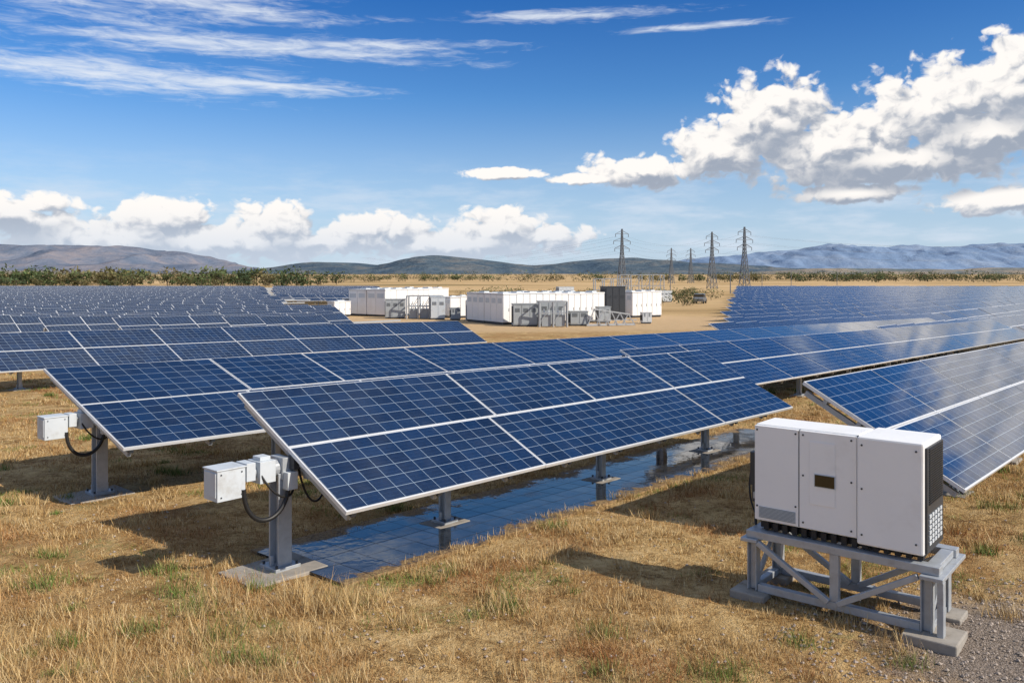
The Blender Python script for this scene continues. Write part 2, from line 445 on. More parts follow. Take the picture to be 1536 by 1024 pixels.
spots=[(-2.05,7.75,.28,0),(-1.75,7.6,.32,0),(-1.55,7.85,.26,0),(-1.3,7.7,.26,0),(-1.6,7.5,.28,0),(-1.9,7.9,.26,0),(-3.1,7.9,.24,1),(-2.9,7.5,.22,1),(-2.7,7.7,.26,0),(-2.6,6.9,.25,0),(-2.2,6.6,.22,1),(-3.6,8.6,.2,1),(-4.2,7.4,.24,0),(-4.6,8.1,.2,1),(.3,8.9,.18,0),(.6,9.2,.2,0),(1.2,7.9,.16,0),(-.6,6.6,.2,0),(3.2,7.0,.15,0),(4.4,7.4,.18,0),(2.4,6.9,.16,1),(-1.9,6.5,.16,1),(.5,8.2,.12,1),(-.1,7.9,.12,1),(2.7,12.5,.2,0),(5.5,13,.2,0),(-7,11,.25,0),(-6.4,9.5,.2,0),(-3.3,6.6,.26,0),(-4.0,6.4,.3,0),(-2.9,6.3,.26,0),(-3.7,6.9,.16,1),(-4.3,6.8,.26,0),(-3.5,7.2,.22,0),(-3.8,6.2,.28,0),(-3.0,6.0,.26,0),(-2.4,6.1,.22,0),(-1.2,6.2,.2,0),(-5.0,7.6,.24,0),(-2.3,7.3,.2,0)]
for i in range(460):
    yy=math.exp(random.uniform(math.log(5.8),math.log(26))); xx=random.uniform(-.68,.68)*yy
    s=xx*R.x+yy*R.y; cc=xx*C.x+yy*C.y
    if 4.9<s<16.9 and 6.55<cc<8.5: continue
    if math.hypot(xx-4.7,yy-6.2)<1.6: continue
    spots.append((xx,yy,random.uniform(.07,.2),1 if random.random()<.25 else 0))
for k in range(40):
    s=random.uniform(5.3,16); cc=random.choice((6.68,6.72,8.4)); q_=R*s+C*cc; spots.append((q_.x,q_.y,random.uniform(.08,.16),0))
for (xx,yy,hh,g) in spots:
    k=130 if hh>.15 else 65
    rad=hh*.8
    tx.append(rng.normal(xx,rad*.7,k));ty.append(rng.normal(yy,rad*.5,k));th.append(rng.uniform(.35,1.1,k)*hh);tg.append(np.full(k,g))
tx=np.concatenate(tx);ty=np.concatenate(ty);th=np.concatenate(th);tg=np.concatenate(tg)
pal=np.array([(.76,.53,.24),(.6,.38,.15),(.84,.64,.34)]); gp=np.array([(.13,.22,.04),(.2,.28,.07),(.34,.32,.11)])
ri=rng.integers(0,3,len(tx)); cols=np.where((tg==1)[:,None],gp[ri],pal[ri])*rng.uniform(.65,1.1,(len(tx),1))
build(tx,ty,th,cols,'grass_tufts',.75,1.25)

m_peb=simple('pebble',(.34,.28,.23),.85,0,.5,30)
mb=MB()
for i in range(3800):
    a=random.uniform(0,6.283); rr=random.uniform(0,1)**.6*2.6
    x=4.7+math.cos(a)*rr; y=6.4+math.sin(a)*rr*.8
    if i>3000:
        y=math.exp(random.uniform(math.log(5.8),math.log(12))); x=random.uniform(-.6,.6)*y
        if onslab(x*R.x+y*R.y,x*C.x+y*C.y): continue
    r=random.uniform(.006,.022); z=float(zfull(np.array(x),np.array(y)))+r*.3
    pts=[V((x+r*random.uniform(.7,1.4),y,z)),V((x,y+r*random.uniform(.7,1.4),z)),V((x-r*random.uniform(.7,1.3),y,z)),V((x,y-r,z)),V((x+r*random.uniform(-.3,.3),y,z+r*.8))]
    for q in ((0,1,4),(1,2,4),(2,3,4),(3,0,4)): mb.face([pts[j] for j in q],m_peb)
mb.obj('gravel')

# ---------------------------------------------------------------- inverter
F=V((2.315,7.95,0)); d=V((.768,-.64,0)).normalized(); bk=V((-d.y,d.x,0)); z0=.70; H=.92; L=1.5; D=.55
def LP(a,bb,z): return F+d*a+bk*bb+Z*z
root=empty('solar_inverter')
mb=MB()
def lb(mb,a0,a1,b0,b1,zz0,zz1,mat): mb.box(LP((a0+a1)/2,(b0+b1)/2,(zz0+zz1)/2),d*((a1-a0)/2),bk*((b1-b0)/2),Z*((zz1-zz0)/2),mat)
T=z0+H
lb(mb,.0,.95,.03,D-.08,z0,T,m_white); mb.obj('cabinet_body',root,bevel=.012)
mb=MB()
lb(mb,.006,.425,-.012,.028,z0+.02,T-.012,m_white)
lb(mb,.435,.945,-.012,.028,z0+.02,T-.012,m_white)
lb(mb,.53,.76,-.02,-.013,z0+.25,T-.1,m_white)
mb.obj('doors',root,bevel=.006)
mb=MB()
lb(mb,.425,.435,-.004,.029,z0+.02,T-.012,m_dark)
lb(mb,.946,.954,-.004,.029,z0+.0,T-.0,m_dark)
mb.obj('door_seals',root)
mb=MB()
lb(mb,.956,L,-.05,D,z0-.02,T+.002,m_white); mb.obj('power_module_housing',root,bevel=.018)
mb=MB(); lb(mb,.575,.765,-.026,-.0205,z0+.415,z0+.535,m_greyl); lb(mb,.583,.757,-.03,-.0265,z0+.423,z0+.527,m_disp); mb.obj('display_window',root)
mb=MB()
for i in range(9): lb(mb,.05,.40,-.02,-.0125,z0+.045+i*.012,z0+.051+i*.012,m_grey)
mb.obj('vent_grille',root)
mb=MB()
for a,zz in [(.03,T-.05),(.4,T-.05),(.03,z0+.15),(.4,z0+.2),(.47,T-.05),(.9,T-.05),(.47,z0+.07),(.9,z0+.07),(1.0,T-.07),(1.44,T-.07),(1.0,z0+.07),(1.44,z0+.07),(.47,z0+.5),(.9,z0+.5),(1.0,z0+.47)]:
    y0=-.05 if a>.95 else -.012
    mb.cyl(LP(a,y0+.002,zz),LP(a,y0-.006,zz),.009,m_dark,8)
mb.obj('screws',root)
mb=MB()
lb(mb,L+.001,L+.02,-.02,D-.03,z0+.0,T-.04,m_dark)
for i in range(24): lb(mb,L+.021,L+.03,.03,D-.07,z0+.4+i*.02,z0+.408+i*.02,m_black)
for i in range(6):
    for j in range(5): lb(mb,L+.021,L+.028,.03+j*.09,.09+j*.09,z0+.06+i*.045,z0+.09+i*.045,m_greyl)
mb.obj('side_grille',root)
mb=MB()
for i in range(16):
    a=.08+i*.09
    lb(mb,a,a+.05,.02,.07,z0-.075,z0-.0,m_black)
lb(mb,.03,L-.03,.07,D-.05,z0-.07,z0-.022,m_black)
mb.obj('cable_gland_tray',root,bevel=.004)
mb=MB()
mb.cyl(LP(-.07,.25,z0+.12),LP(-.07,.25,z0+.45),.06,m_dark,18)
mb.cyl(LP(-.07,.25,z0+.45),LP(-.07,.25,z0+.52),.03,m_dark,12)
lb(mb,-.1,-.002,.12,.2,z0+.3,z0+.62,m_dark); lb(mb,-.09,-.002,.3,.45,z0+.55,z0+.8,m_greyl)
lb(mb,-.06,-.002,.1,.45,z0+.18,z0+.24,m_galv)
mb.tube(bez(LP(-.07,.25,z0+.12),LP(-.12,.2,z0-.15),LP(.0,.1,z0-.2),LP(.1,.1,z0-.05)),.014,m_black)
mb.tube(bez(LP(-.08,.35,z0+.6),LP(-.25,.3,z0+.4),LP(-.2,.3,z0),LP(-.02,.2,z0-.05)),.01,m_black)
mb.obj('side_isolator',root,bevel=.004)
mb=MB(); zt=z0-.085; g=G(7.5); DD=.62
lb(mb,-.06,L+.12,-.06,.06,zt-.07,zt,m_galv); lb(mb,-.06,L+.12,DD-.08,DD+.04,zt-.07,zt,m_galv)
for a in (-.06,.45,.95,L+.0): lb(mb,a,a+.1,.061,DD-.081,zt-.065,zt-.005,m_galv)
lb(mb,L-.02,L+.16,-.12,DD+.1,zt-.105,zt-.071,m_galv)
lb(mb,-.1,.06,-.1,DD+.1,zt-.105,zt-.071,m_galv)
for bb in (-.02,DD-.05):
    for a in (.0,L+.02):
        for sx in (-1,1): lb(mb,a+sx*.04-.006,a+sx*.04+.006,bb-.05,bb+.05,g+.06,zt-.106,m_galv)
        lb(mb,a-.033,a+.033,bb-.006,bb+.006,g+.06,zt-.106,m_galv)
    lb(mb,.72,.80,bb-.03,bb+.03,g+.121,zt-.071,m_galv)
    lb(mb,.051,L-.031,bb-.035,bb+.035,g+.05,g+.12,m_galv)
    mb.strut(LP(.06,bb-.05,zt-.1),LP(.72,bb-.05,g+.12),.05,.05,m_galv)
    mb.strut(LP(L-.04,bb-.05,zt-.1),LP(.8,bb-.05,g+.12),.05,.05,m_galv)
for a in (.0,L+.02):
    mb.strut(LP(a,.04,g+.12),LP(a,DD-.11,zt-.12),.04,.04,m_galv)
    lb(mb,a-.03,a+.03,.036,DD-.106,g+.05,g+.11,m_galv)
lb(mb,L+.11,L+.16,-.1,-.02,g+.05,zt-.106,m_galv)
mb.obj('steel_stand',root,bevel=.005)
mb=MB()
lb(mb,L-.14,L+.28,-.2,.2,g-.04,g+.06,m_conc); lb(mb,-.18,.16,-.17,.17,g-.05,g+.05,m_conc)
lb(mb,L-.12,L+.18,DD-.2,DD+.1,g-.05,g+.05,m_conc); lb(mb,-.14,.14,DD-.2,DD+.1,g-.05,g+.05,m_conc)
mb.obj('concrete_footings',root,bevel=.012)

# ---------------------------------------------------------------- battery compound
def container(corner,yaw,w,dp,h):
    e1=V((math.cos(yaw),math.sin(yaw),0)); e2=V((-e1.y,e1.x,0)); c=V(corner); g=G(c.y)
    mb=MB()
    def b(a0,a1,b0,b1,q0,q1,m): mb.box(c+e1*((a0+a1)/2)+e2*((b0+b1)/2)+Z*(g-c.z+(q0+q1)/2),e1*((a1-a0)/2),e2*((b1-b0)/2),Z*((q1-q0)/2),m)
    b(0.05,w-.05,.05,dp-.05,0,.18,m_dark)
    b(.02,w-.02,.02,dp-.02,.18,h-.1,m_gap)
    n=max(1,round(w/.75))
    for i in range(n):
        a0=w*i/n+.02; a1=w*(i+1)/n-.02
        b(a0,a1,-.02,.019,.22,h-.14,m_wcont)
        b(a1-.1,a1-.07,-.05,-.021,h*.42,h*.52,m_dark)
    n=max(1,round(dp/1.2))
    for i in range(n):
        b0=dp*i/n+.02; b1=dp*(i+1)/n-.02
        b(-.02,.019,b0,b1,.22,h-.14,m_wcont)
        b(-.035,-.021,b0+.2,b1-.2,h*.68,h*.84,m_greyl)
        b(w-.019,w+.02,b0,b1,.22,h-.14,m_wcont)
    b(-.03,w+.03,-.04,dp+.02,h-.1,h,m_wcont)
    b(w*.3,w*.7,dp*.2,dp*.5,h,h+.12,m_greyl)
    return mb.obj('battery_container')
def block(cx,cy,yaw,n1,w,n2,dp,h):
    e1=V((math.cos(yaw),math.sin(yaw),0)); e2=V((-e1.y,e1.x,0))
    for i in range(n1):
        for j in range(n2):
            container(V((cx,cy,0))+e1*(i*(w+.07))+e2*(j*(dp+.1)),yaw,w,dp,h+random.uniform(-.05,.05))
block(-.8,76,math.radians(30),8,1.36,2,3.6,2.85)
block(-14,92,math.radians(53),6,1.7,2,2.9,3.05)
block(13.0,90,math.radians(30),3,1.3,1,3.2,2.8)
block(-19.6,92,math.radians(40),1,2.0,1,1.6,1.7)
block(-6.6,89,math.radians(25),2,1.1,1,2.0,2.3)
def cabinet(x,y,yaw,w,dp,h,mat=m_grey,name='electrical_cabinet'):
    e1=V((math.cos(yaw),math.sin(yaw),0)); e2=V((-e1.y,e1.x,0)); g=G(y); c=V((x,y,g)); mb=MB()
    def b(a0,a1,b0,b1,q0,q1,m): mb.box(c+e1*((a0+a1)/2)+e2*((b0+b1)/2)+Z*((q0+q1)/2),e1*((a1-a0)/2),e2*((b1-b0)/2),Z*((q1-q0)/2),m)
    b(0,w,0,dp,.12,h,mat); b(-.05,w+.05,-.05,dp+.05,h,h+.06,mat); b(.05,w-.05,.05,dp-.05,0,.12,m_dark)
    n=max(2,round(w/.8))
    for i in range(n):
        b(w*i/n+.04,w*(i+1)/n-.04,-.03,-.001,.2,h-.08,mat)
        for k in range(5): b(w*i/n+.15,w*(i+1)/n-.15,-.045,-.031,h*.65+k*.07,h*.65+k*.07+.03,m_dark)
    for k in range(6): b(-.03,-.001,dp*k/6+.03,dp*k/6+.07,.3,h-.2,m_dark)
    mb.obj(name)
cabinet(.1,73.5,.1,2.2,1.4,1.95); cabinet(2.5,74.5,.15,2.3,1.6,2.15); cabinet(5.2,74.3,.1,1.6,1.3,1.25)
cabinet(-13.4,88,.1,2.1,1.5,2.0); cabinet(-8.4,86,.1,1.5,1.2,2.3,m_greyl); cabinet(-19.3,96,.4,1.6,1.4,1.9,m_greyl)
cabinet(9.7,86,.2,2.1,2.0,3.35,m_dark,'transformer_cabinet')
cabinet(9,160,.2,3,2.4,2.6,m_greyl); cabinet(-6.2,84.5,.2,1.0,1.0,1.2,m_grey); cabinet(8.2,79,.2,1.2,1.0,1.5,m_grey)
cabinet(26,150,.2,3,2.2,2.0,m_greyl); cabinet(12.2,78,.1,.9,.8,1.0,m_greyl)
def frame(x,y,w,dp,h,nx):
    g=G(y); mb=MB()
    for i in range(nx+1):
        for j in (0,1):
            q=V((x+w*i/nx,y+dp*j,g)); mb.strut(q,q+Z*h,.12,.12,m_galv)
            if i<nx:
                q2=V((x+w*(i+1)/nx,y+dp*j,g))
                mb.strut(q+Z*h,q2+Z*h,.12,.12,m_galv); mb.strut(q+Z*.3,q2+Z*(h-.1),.06,.06,m_galv); mb.strut(q+Z*(h*.55),q2+Z*(h*.55),.08,.08,m_galv)
        mb.strut(V((x+w*i/nx,y,g+h)),V((x+w*i/nx,y+dp,g+h)),.1,.1,m_galv)
        if i<nx:
            m=V((x+w*(i+.5)/nx,y+dp*.5,g)); mb.box(m+Z*.55,V((w/nx*.33,0,0)),V((0,dp*.3,0)),Z*.5,m_grey)
            for k in(-.2,.2): mb.cyl(m+V((k,0,1.05)),m+V((k,0,1.6)),.07,m_greyl,8)
    mb.obj('switchgear_frame')
frame(-11,87,3.6,2,2.4,3); frame(2.4,72.6,2.4,.8,2.2,2); frame(14,140,6,3,4.2,4); frame(22,170,9,4,5.0,4); frame(-4.6,84.0,2.2,1,2.0,2)
mb=MB()
for i in range(5):
    x=7.2+i*.8;y=74+i*.3;g=G(y)
    mb.strut(V((x-.5,y,g)),V((x+.1,y,g+1.5-.12*i)),.09,.09,m_galv); mb.strut(V((x+.7,y,g)),V((x+.1,y,g+1.5-.12*i)),.09,.09,m_galv)
    mb.strut(V((x-.3,y,g+.5)),V((x+.9,y+.3,g+.5)),.08,.08,m_galv)
mb.strut(V((7.3,74,G(74)+1.5)),V((10.6,75.2,G(75)+1.0)),.1,.1,m_galv)
mb.strut(V((6.6,73.8,G(74)+.1)),V((11,75.2,G(75)+.1)),.16,.16,m_galv)
mb.obj('steel_cable_rack')
def car(x,y,yaw,col):
    e1=V((math.cos(yaw),math.sin(yaw),0)); e2=V((-e1.y,e1.x,0)); c=V((x,y,G(y))); mb=MB()
    prof=[(-2.1,.35),(-2.15,.85),(-1.9,1.0),(-1.45,1.1),(-1.0,1.62),(.6,1.66),(1.1,1.1),(2.0,.92),(2.15,.6),(2.1,.35)]
    a=[c+e1*p[0]+e2*.85+Z*p[1] for p in prof]; b2=[c+e1*p[0]-e2*.85+Z*p[1] for p in prof]
    mb.face(a[::-1],col); mb.face(b2,col)
    for i in range(len(prof)):
        j=(i+1)%len(prof); mb.face([a[i],a[j],b2[j],b2[i]],m_disp if i in(3,5) else col)
    for s in(-1,1):
        mb.face([c+e1*q[0]+e2*.86*s+Z*q[1] for q in [(-1.2,1.12),(-.9,1.52),(.5,1.55),(.85,1.12)]],m_disp)
        for k in(-1.35,1.35): mb.cyl(c+e1*k+e2*.7*s+Z*.34,c+e1*k+e2*.9*s+Z*.34,.34,m_tyre,14)
    mb.obj('parked_car')
car(32,142,1.2,m_car)

# ---------------------------------------------------------------- pylons
m_pyl=simple('pylon_steel',(.15,.165,.185),.6,.2,.2,1)
tops=[]
def pylon(x,y,h,yaw=.3):
    g=G(y); c=V((x,y,g)); e1=V((math.cos(yaw),math.sin(yaw),0)); e2=V((-e1.y,e1.x,0)); mb=MB()
    def hw(t): return h*(.048*(1-t/.62)+.02) if t<.62 else h*(.02-.013*(t-.62)/.38)
    lv=[0,.14,.27,.38,.48,.56,.62,.68,.74,.8,.86,.92,1.0]; w=h*.0085
    for t0,t1 in zip(lv[:-1],lv[1:]):
        a=hw(t0);b=hw(t1)
        A=[c+e1*a*i+e2*a*j+Z*h*t0 for i,j in((-1,-1),(1,-1),(1,1),(-1,1))]
        B=[c+e1*b*i+e2*b*j+Z*h*t1 for i,j in((-1,-1),(1,-1),(1,1),(-1,1))]
        for k in range(4):
            k2=(k+1)%4
            mb.strut(A[k],B[k],w,w,m_pyl); mb.strut(A[k],B[k2],w*.55,w*.55,m_pyl); mb.strut(A[k2],B[k],w*.55,w*.55,m_pyl); mb.strut(B[k],B[k2],w*.55,w*.55,m_pyl)
    tp=[]
    for t,l in((.68,.13),(.8,.15),(.92,.115)):
        for s in(-1,1):
            q=c+e1*s*h*l+Z*h*(t+.0)
            for j in(-1,1):
                mb.strut(c+e1*s*hw(t)+e2*j*hw(t)+Z*h*t,q,w*.7,w*.7,m_pyl)
                mb.strut(c+e1*s*hw(t+.05)+e2*j*hw(t+.05)+Z*h*(t+.05),q,w*.6,w*.6,m_pyl)
            mb.strut(q,q-Z*h*.05,w*.8,w*.8,m_pyl); tp.append(q-Z*h*.05)
    mb.obj('transmission_tower'); tops.append(tp)
pylon(.132*310,310,22.6); pylon(.279*300,300,22.8); pylon(.240*330,330,22.5)
pylon(.1912*480,480,20.5); pylon(.2145*500,500,21)
mb=MB()
def wires(ta,tb,sag):
    for p,q in zip(ta,tb):
        pts=[p.lerp(q,i/12)-Z*sag*4*(i/12)*(1-i/12) for i in range(13)]
        mb.tube(pts,.022,m_pyl,4)
wires(tops[0],tops[2],3); wires(tops[2],tops[1],.8); wires(tops[1],[q+V((170,60,2)) for q in tops[1]],4); wires(tops[0],[q+V((-150,300,0)) for q in tops[0]],6); wires(tops[4],tops[3],1)
mb.obj('power_lines')
for (b_,y,h) in [(.335,400,8),(.39,420,8),(.30,380,7),(.19,300,7),(.262,240,6)]:
    mb=MB(); c=V((b_*y,y,G(y))); mb.cyl(c,c+Z*h,.16,m_pyl,8,.1); mb.strut(c+V((-1,0,h-.6)),c+V((1,0,h-.6)),.14,.14,m_pyl); mb.obj('utility_pole')

# ---------------------------------------------------------------- trees and bushes
m_leaf,nt,b=new_mat('foliage')
at=N(nt,'ShaderNodeAttribute',attribute_name='Col'); nt.links.new(at.outputs['Color'],b.inputs['Base Color']); b.inputs['Roughness'].default_value=.8; b.inputs['Specular IOR Level'].default_value=.15
m_bark=simple('bark',(.12,.09,.06),.9)
def foliage(name,items,leaf=.5,per=130):
    B=[];Tp=[];S=[];Co=[]
    tb=MB()
    for (x,y,h,w,tone) in items:
        g=G(y); nclump=random.randint(4,7)
        cl=[(x+random.gauss(0,w*.28),y+random.gauss(0,w*.28),g+h*random.uniform(.3,.82),random.uniform(.24,.42)*w) for _ in range(nclump)]
        tb.cyl(V((x,y,g-.2)),V((x,y,g+h*.6)),h*.03,m_bark,6,h*.015)
        for q in cl[:3]: tb.cyl(V((x,y,g+h*.3)),V((q[0],q[1],q[2])),h*.015,m_bark,5,h*.006)
        for q in cl:
            k=int(per/nclump); v=rng.normal(0,1,(k,3)); v/=np.linalg.norm(v,axis=1)[:,None]; v*=rng.uniform(.4,1,(k,1))**.5
            pos=np.array(q[:3])+v*q[3]*np.array([1,1,.75]); pos[:,2]=np.maximum(pos[:,2],g+.05*h)
            sz=leaf*h/7*rng.uniform(.6,1.5,(k,1)); dr=rng.normal(0,1,(k,3)); dr/=np.linalg.norm(dr,axis=1)[:,None]
            d2=rng.normal(0,1,(k,3)); d2/=np.linalg.norm(d2,axis=1)[:,None]
            B.append(pos);Tp.append(pos+dr*sz*1.6);S.append(d2*sz*.6)
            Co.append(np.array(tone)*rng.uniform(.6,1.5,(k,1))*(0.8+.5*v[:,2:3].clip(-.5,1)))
    o=tri_mesh(name,np.concatenate(B),np.concatenate(Tp),np.concatenate(S),np.concatenate(Co),m_leaf)
    t=tb.obj('trunks',o)
    return o
tones=[(.08,.115,.045),(.1,.125,.05),(.065,.095,.045),(.14,.13,.055),(.11,.14,.06),(.16,.14,.065)]
it=[]
for i in range(250):
    y=random.uniform(340,520); b_=-.75+random.betavariate(1,1.3)*.54
    h=random.uniform(4,9) if random.random()<.5 else random.uniform(2.2,4.2)
    it.append((b_*y,y,h,h*random.uniform(.9,1.6),random.choice(tones)))
foliage('distant_tree_row',it,leaf=.7,per=160)
it=[]
for i in range(170):
    y=random.uniform(560,900); b_=random.uniform(.25,.8)
    h=random.uniform(3,6); it.append((b_*y,y,h,h*random.uniform(1.5,3.4),random.choice(tones)))
for i in range(100):
    y=random.uniform(520,900); b_=random.uniform(-.3,.26)
    h=random.uniform(2.5,5); it.append((b_*y,y,h,h*random.uniform(1.4,3),random.choice(tones)))
foliage('distant_tree_row',it,leaf=.9)
it=[]
for i in range(70):
    y=random.uniform(125,220); b_=random.uniform(.13,.24) if i%2 else random.uniform(-.12,.13)
    h=random.uniform(1.1,2.3); it.append((b_*y,y,h,h*random.uniform(1.2,2.2),random.choice(tones)))
foliage('shrubs',it,leaf=.6,per=160)
it=[]
for i in range(520):
    y=random.uniform(600,2200); b_=random.uniform(-.75,.75); h=random.uniform(2.5,5.5)
    it.append((b_*y,y,h,h*random.uniform(1.5,4.5),random.choice(tones)))
foliage('distant_scrub',it,leaf=1.1,per=45)

# ---------------------------------------------------------------- hills
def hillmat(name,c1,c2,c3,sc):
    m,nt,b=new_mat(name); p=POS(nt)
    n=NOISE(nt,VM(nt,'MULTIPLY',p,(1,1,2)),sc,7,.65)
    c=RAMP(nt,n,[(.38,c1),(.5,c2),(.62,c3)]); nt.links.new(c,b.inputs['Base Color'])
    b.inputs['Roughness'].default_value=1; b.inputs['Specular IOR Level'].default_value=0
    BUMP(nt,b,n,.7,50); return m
def hills(name,dist,depth,prof,mat,amp,seed):
    bs=np.array([q[0] for q in prof]); es=np.array([q[1] for q in prof])
    r2=np.random.default_rng(seed)
    b=np.linspace(bs[0],bs[-1],420); e=np.interp(b,bs,es)
    k=np.hanning(13);k/=k.sum(); e=np.convolve(np.pad(e,6,mode='edge'),k,'valid')
    T=np.linspace(-1,1,31); X=np.zeros((31,420));Y=X.copy();Zz=X.copy()
    ph=r2.uniform(0,6.28,14)
    nz=lambda x,y: sum(np.sin(x*f*6.28/1000*math.cos(a)+y*f*6.28/1000*math.sin(a)+p_)/f for f,a,p_ in zip([1.1,1.7,2.3,3.1,4.3,5.9,7.7],ph[:7],ph[7:]))
    for i,t in enumerate(T):
        y=dist+t*depth; x=b*dist; g=zg(np.full_like(x,y))-8
        crest=CAMH+e*dist
        shape=np.cos(t*math.pi/2)**1.2
        ravine=np.abs(nz(x,y+0*x))*amp*(1-abs(t))*(np.abs(t)**.5)*2
        X[i]=x;Y[i]=y;Zz[i]=g+(crest-g)*shape-ravine+nz(x*2,y*2+0*x)*amp*.12
    co=np.stack([X,Y,Zz],-1).reshape(-1,3); idx=np.arange(31*420).reshape(31,420)
    f=np.stack([idx[:-1,:-1],idx[:-1,1:],idx[1:,1:],idx[1:,:-1]],-1).reshape(-1,4)
    me=bpy.data.meshes.new(name); me.from_pydata(co.tolist(),[],f.tolist()); me.polygons.foreach_set('use_smooth',[True]*len(f))
    me.materials.append(mat); o=bpy.data.objects.new(name,me); scene.collection.objects.link(o)
hm1=hillmat('haze_tinted_brown_hill',(.12,.155,.215),(.175,.195,.245),(.25,.235,.255),.005)  # distance haze painted into the base colours here and on the two below
hm2=hillmat('haze_tinted_green_hill',(.065,.10,.14),(.095,.13,.16),(.16,.17,.175),.008)
hm3=hillmat('haze_tinted_far_hill',(.16,.235,.36),(.2,.28,.41),(.25,.32,.43),.003)
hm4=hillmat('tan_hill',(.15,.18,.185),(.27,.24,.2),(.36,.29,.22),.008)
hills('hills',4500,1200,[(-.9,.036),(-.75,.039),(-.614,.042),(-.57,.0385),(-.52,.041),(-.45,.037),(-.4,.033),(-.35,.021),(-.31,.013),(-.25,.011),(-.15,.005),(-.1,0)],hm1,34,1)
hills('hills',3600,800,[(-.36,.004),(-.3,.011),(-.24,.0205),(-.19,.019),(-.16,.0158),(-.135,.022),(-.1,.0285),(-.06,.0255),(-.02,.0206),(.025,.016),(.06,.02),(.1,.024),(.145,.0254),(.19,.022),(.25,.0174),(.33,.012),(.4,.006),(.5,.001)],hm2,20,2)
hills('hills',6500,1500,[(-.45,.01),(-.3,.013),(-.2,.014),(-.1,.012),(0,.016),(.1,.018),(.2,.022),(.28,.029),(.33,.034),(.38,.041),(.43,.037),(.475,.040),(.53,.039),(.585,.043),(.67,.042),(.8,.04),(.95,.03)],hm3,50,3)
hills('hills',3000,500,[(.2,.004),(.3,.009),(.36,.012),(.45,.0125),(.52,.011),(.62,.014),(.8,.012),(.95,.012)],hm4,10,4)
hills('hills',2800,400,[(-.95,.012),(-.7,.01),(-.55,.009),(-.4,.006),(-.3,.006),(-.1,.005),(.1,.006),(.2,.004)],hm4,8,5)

# ---------------------------------------------------------------- sky
w=bpy.data.worlds.new('World'); scene.world=w; w.use_nodes=True; nt=w.node_tree
try: w.cycles.sampling_method='NONE'
except Exception: pass
bg=nt.nodes['Background']; ST=.11; bg.inputs['Strength'].default_value=ST
sky=N(nt,'ShaderNodeTexSky',sky_type='NISHITA'); sky.sun_disc=False
sky.sun_elevation=SUN_EL; sky.sun_rotation=math.atan2(SUN_AZ.x,SUN_AZ.y)
sky.air_density=1.0; sky.dust_density=.4; sky.ozone_density=2.0; sky.altitude=300
tc=N(nt,'ShaderNodeTexCoord').outputs['Generated']
nrm=VM(nt,'NORMALIZE',tc); sp=N(nt,'ShaderNodeSeparateXYZ'); nt.links.new(nrm,sp.inputs[0])
az=M(nt,'MULTIPLY',M(nt,'ARCTAN2',sp.outputs[0],sp.outputs[1]),57.2958)
el=M(nt,'MULTIPLY',M(nt,'ARCSINE',sp.outputs[2]),57.2958)
cb=N(nt,'ShaderNodeCombineXYZ'); nt.links.new(az,cb.inputs[0]); nt.links.new(el,cb.inputs[1]); ae=cb.outputs[0]
# cloud masses: (azimuth deg, elevation deg, half-width deg, half-height deg)
CU=[(-31,3.9,4,1.6),(-23,3.8,4,1.7),(-16,3.6,3.6,1.8),(-9,3.1,5,1.5),(-1.0,3.5,4,1.8),(3,2.8,3.4,1.2),(-20,2.4,16,1.6),(-4,2.4,10,1.3),
    (17.2,10.3,4.4,3.5),(14,8.4,4,2.3),(9,7.4,4.5,1.6),(22,8.4,9,3.0),(27.5,10.4,5.5,3.4),(31,11.2,5,3.3),(24,7.4,11,1.9),(29,8.6,8,2.6),
    (22.5,5.4,5,.75),(-.5,7.2,3.4,.5),(5,6.8,3,.45),(31,4.6,5,1.0),(-50,6,14,3),(45,10,13,7),(75,11,16,6),(-120,12,30,8),(-170,11,24,7),(130,12,24,8)]  # bank just right of the frame is unseen, added to whiten panel reflections
CI=[(-27,17.4,17,1.9),(-19,14.9,17,.9),(-27,12.5,15,1.3),(-17,12.6,9,.5),(-9,15.4,9,.7),(13,16.4,6,.3),(28,18,7,.6),(3,17.5,9,.5),(0,65,400,27)]  # last entry: overhead cirrus out of view, added to brighten and neutralise fill
def blobgroup(name,blobs):
    g=bpy.data.node_groups.new(name,'ShaderNodeTree')
    g.interface.new_socket('P',in_out='INPUT',socket_type='NodeSocketVector')
    g.interface.new_socket('D',in_out='OUTPUT',socket_type='NodeSocketFloat')
    gi=N(g,'NodeGroupInput'); go=N(g,'NodeGroupOutput'); cur=None
    for (a,e,ra,re) in blobs:
        v=VM(g,'MULTIPLY',VM(g,'SUBTRACT',gi.outputs[0],(a,e,0)),(1/ra,1/re,0))
        l=VM(g,'LENGTH',v)
        if cur is None: cur=l
        else: cur=M(g,'MINIMUM',cur,l)
    g.links.new(M(g,'SUBTRACT',1,cur),go.inputs[0]); return g
gcu=blobgroup('cumulus_mass',CU); gci=blobgroup('cirrus_mass',CI)
wx=NOISE(nt,VM(nt,'ADD',ae,(40,3,0)),.55,3,.5); wy=NOISE(nt,VM(nt,'ADD',ae,(7,90,0)),.55,3,.5)
wc=N(nt,'ShaderNodeCombineXYZ'); nt.links.new(M(nt,'MULTIPLY',M(nt,'SUBTRACT',wx,.5),1.6),wc.inputs[0]); nt.links.new(M(nt,'MULTIPLY',M(nt,'SUBTRACT',wy,.5),1.2),wc.inputs[1])
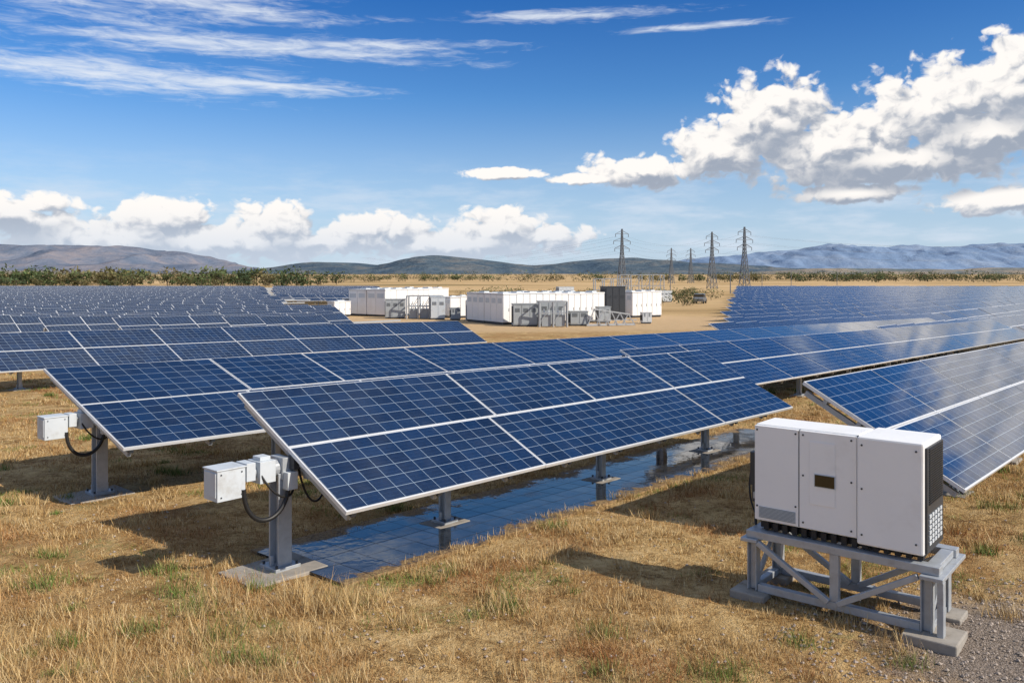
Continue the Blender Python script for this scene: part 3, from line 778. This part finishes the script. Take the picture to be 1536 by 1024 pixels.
def dens(off,det):
    P_=VM(nt,'ADD',ae,off)
    q=N(nt,'ShaderNodeGroup'); q.node_tree=gcu; nt.links.new(P_,q.inputs[0])
    pv=VM(nt,'MULTIPLY',VM(nt,'ADD',P_,wc.outputs[0]),(1,1.3,1))
    a=NOISE(nt,pv,.3,1,.5,0); b_=NOISE(nt,pv,1.1,det,.55,0)
    def bil(sc):
        vn=N(nt,'ShaderNodeTexVoronoi',feature='F1',voronoi_dimensions='2D'); nt.links.new(pv,vn.inputs['Vector']); vn.inputs['Scale'].default_value=sc
        return M(nt,'POWER',vn.outputs['Distance'],2.0)
    s=M(nt,'ADD',M(nt,'MULTIPLY',M(nt,'SUBTRACT',a,.5),.7),M(nt,'MULTIPLY',M(nt,'SUBTRACT',b_,.5),1.0))
    s=M(nt,'ADD',s,M(nt,'MULTIPLY',M(nt,'SUBTRACT',.2,bil(.55)),.65))
    s=M(nt,'ADD',s,M(nt,'MULTIPLY',M(nt,'SUBTRACT',.2,bil(1.5)),.30))
    return M(nt,'ADD',M(nt,'MULTIPLY',M(nt,'MAXIMUM',q.outputs[0],-1.2),1.25),s),q.outputs[0]
d0,m0=dens((0,0,0),6); d1,m1=dens((-.35,.62,0),3)
q2=N(nt,'ShaderNodeGroup'); q2.node_tree=gcu; nt.links.new(VM(nt,'ADD',ae,(-.4,1.5,0)),q2.inputs[0])
alpha=SS(nt,d0,.06,.38)
lit=SS(nt,M(nt,'SUBTRACT',d0,d1),-.42,.34)
bot=SS(nt,M(nt,'SUBTRACT',q2.outputs[0],m0),-.30,.42)
shade=M(nt,'MULTIPLY',lit,M(nt,'SUBTRACT',1,M(nt,'MULTIPLY',bot,.75)))
shade=M(nt,'ADD',shade,M(nt,'MULTIPLY',SS(nt,d0,.5,.1),.10))
K=1/ST
ccol=MIX(nt,shade,(.36*K,.41*K,.50*K,1),(1.02*K,.98*K,.94*K,1))
ccol=MIX(nt,SS(nt,el,5.2,1.0,0,.7),ccol,(.62*K,.71*K,.84*K,1))
q=N(nt,'ShaderNodeGroup'); q.node_tree=gci; nt.links.new(ae,q.inputs[0])
cn=NOISE(nt,VM(nt,'MULTIPLY',ae,(.07,1.0,1)),1.1,6,.62,0); cn2=NOISE(nt,VM(nt,'MULTIPLY',ae,(.4,2.2,1)),1.0,4,.65,.6)
cd=M(nt,'ADD',M(nt,'MAXIMUM',q.outputs[0],-1),M(nt,'ADD',M(nt,'MULTIPLY',M(nt,'SUBTRACT',cn,.5),2.0),M(nt,'MULTIPLY',M(nt,'SUBTRACT',cn2,.5),1.8)))
ca=M(nt,'MULTIPLY',SS(nt,cd,-.1,1.25),.88)
hn=NOISE(nt,VM(nt,'MULTIPLY',ae,(.25,1.1,1)),.6,5,.6,0)
ha=M(nt,'MULTIPLY',M(nt,'MULTIPLY',SS(nt,hn,.40,.70),.7),SS(nt,el,9,3.5))
tint=RAMP(nt,M(nt,'DIVIDE',el,40),[(0,(.86,.9,1.0)),(.12,(.68,.86,1.08)),(.3,(.42,.78,1.16)),(.48,(.17,.56,1.08)),(.7,(.5,.72,1.0)),(1,(.75,.85,1.0))])
base=MIX(nt,1.0,sky.outputs[0],tint,'MULTIPLY')
base=MIX(nt,SS(nt,el,13,0,0,.72),base,(.52*K,.68*K,.88*K,1))
c=MIX(nt,ha,base,(.70*K,.78*K,.89*K,1))
c=MIX(nt,ca,c,(.82*K,.87*K,.94*K,1))
c=MIX(nt,alpha,c,ccol)
nt.links.new(c,bg.inputs['Color'])

sun=bpy.data.lights.new('sun','SUN'); sun.energy=5.0; sun.angle=math.radians(.5); sun.color=(1,.91,.78)
so=bpy.data.objects.new('sun',sun); scene.collection.objects.link(so)
dirv=V((SUN_AZ.x*math.cos(SUN_EL),SUN_AZ.y*math.cos(SUN_EL),math.sin(SUN_EL)))
so.rotation_euler=dirv.to_track_quat('Z','Y').to_euler()

cam=bpy.data.cameras.new('camera'); co=bpy.data.objects.new('camera',cam); scene.collection.objects.link(co)
co.location=(0,0,CAMH); co.rotation_euler=(math.radians(90),0,0)
cam.lens=29.3; cam.sensor_width=36; cam.shift_y=-94/1536; cam.clip_end=30000; cam.clip_start=.1
scene.camera=co
scene.view_settings.view_transform='Standard'; scene.view_settings.look='None'; scene.view_settings.exposure=0
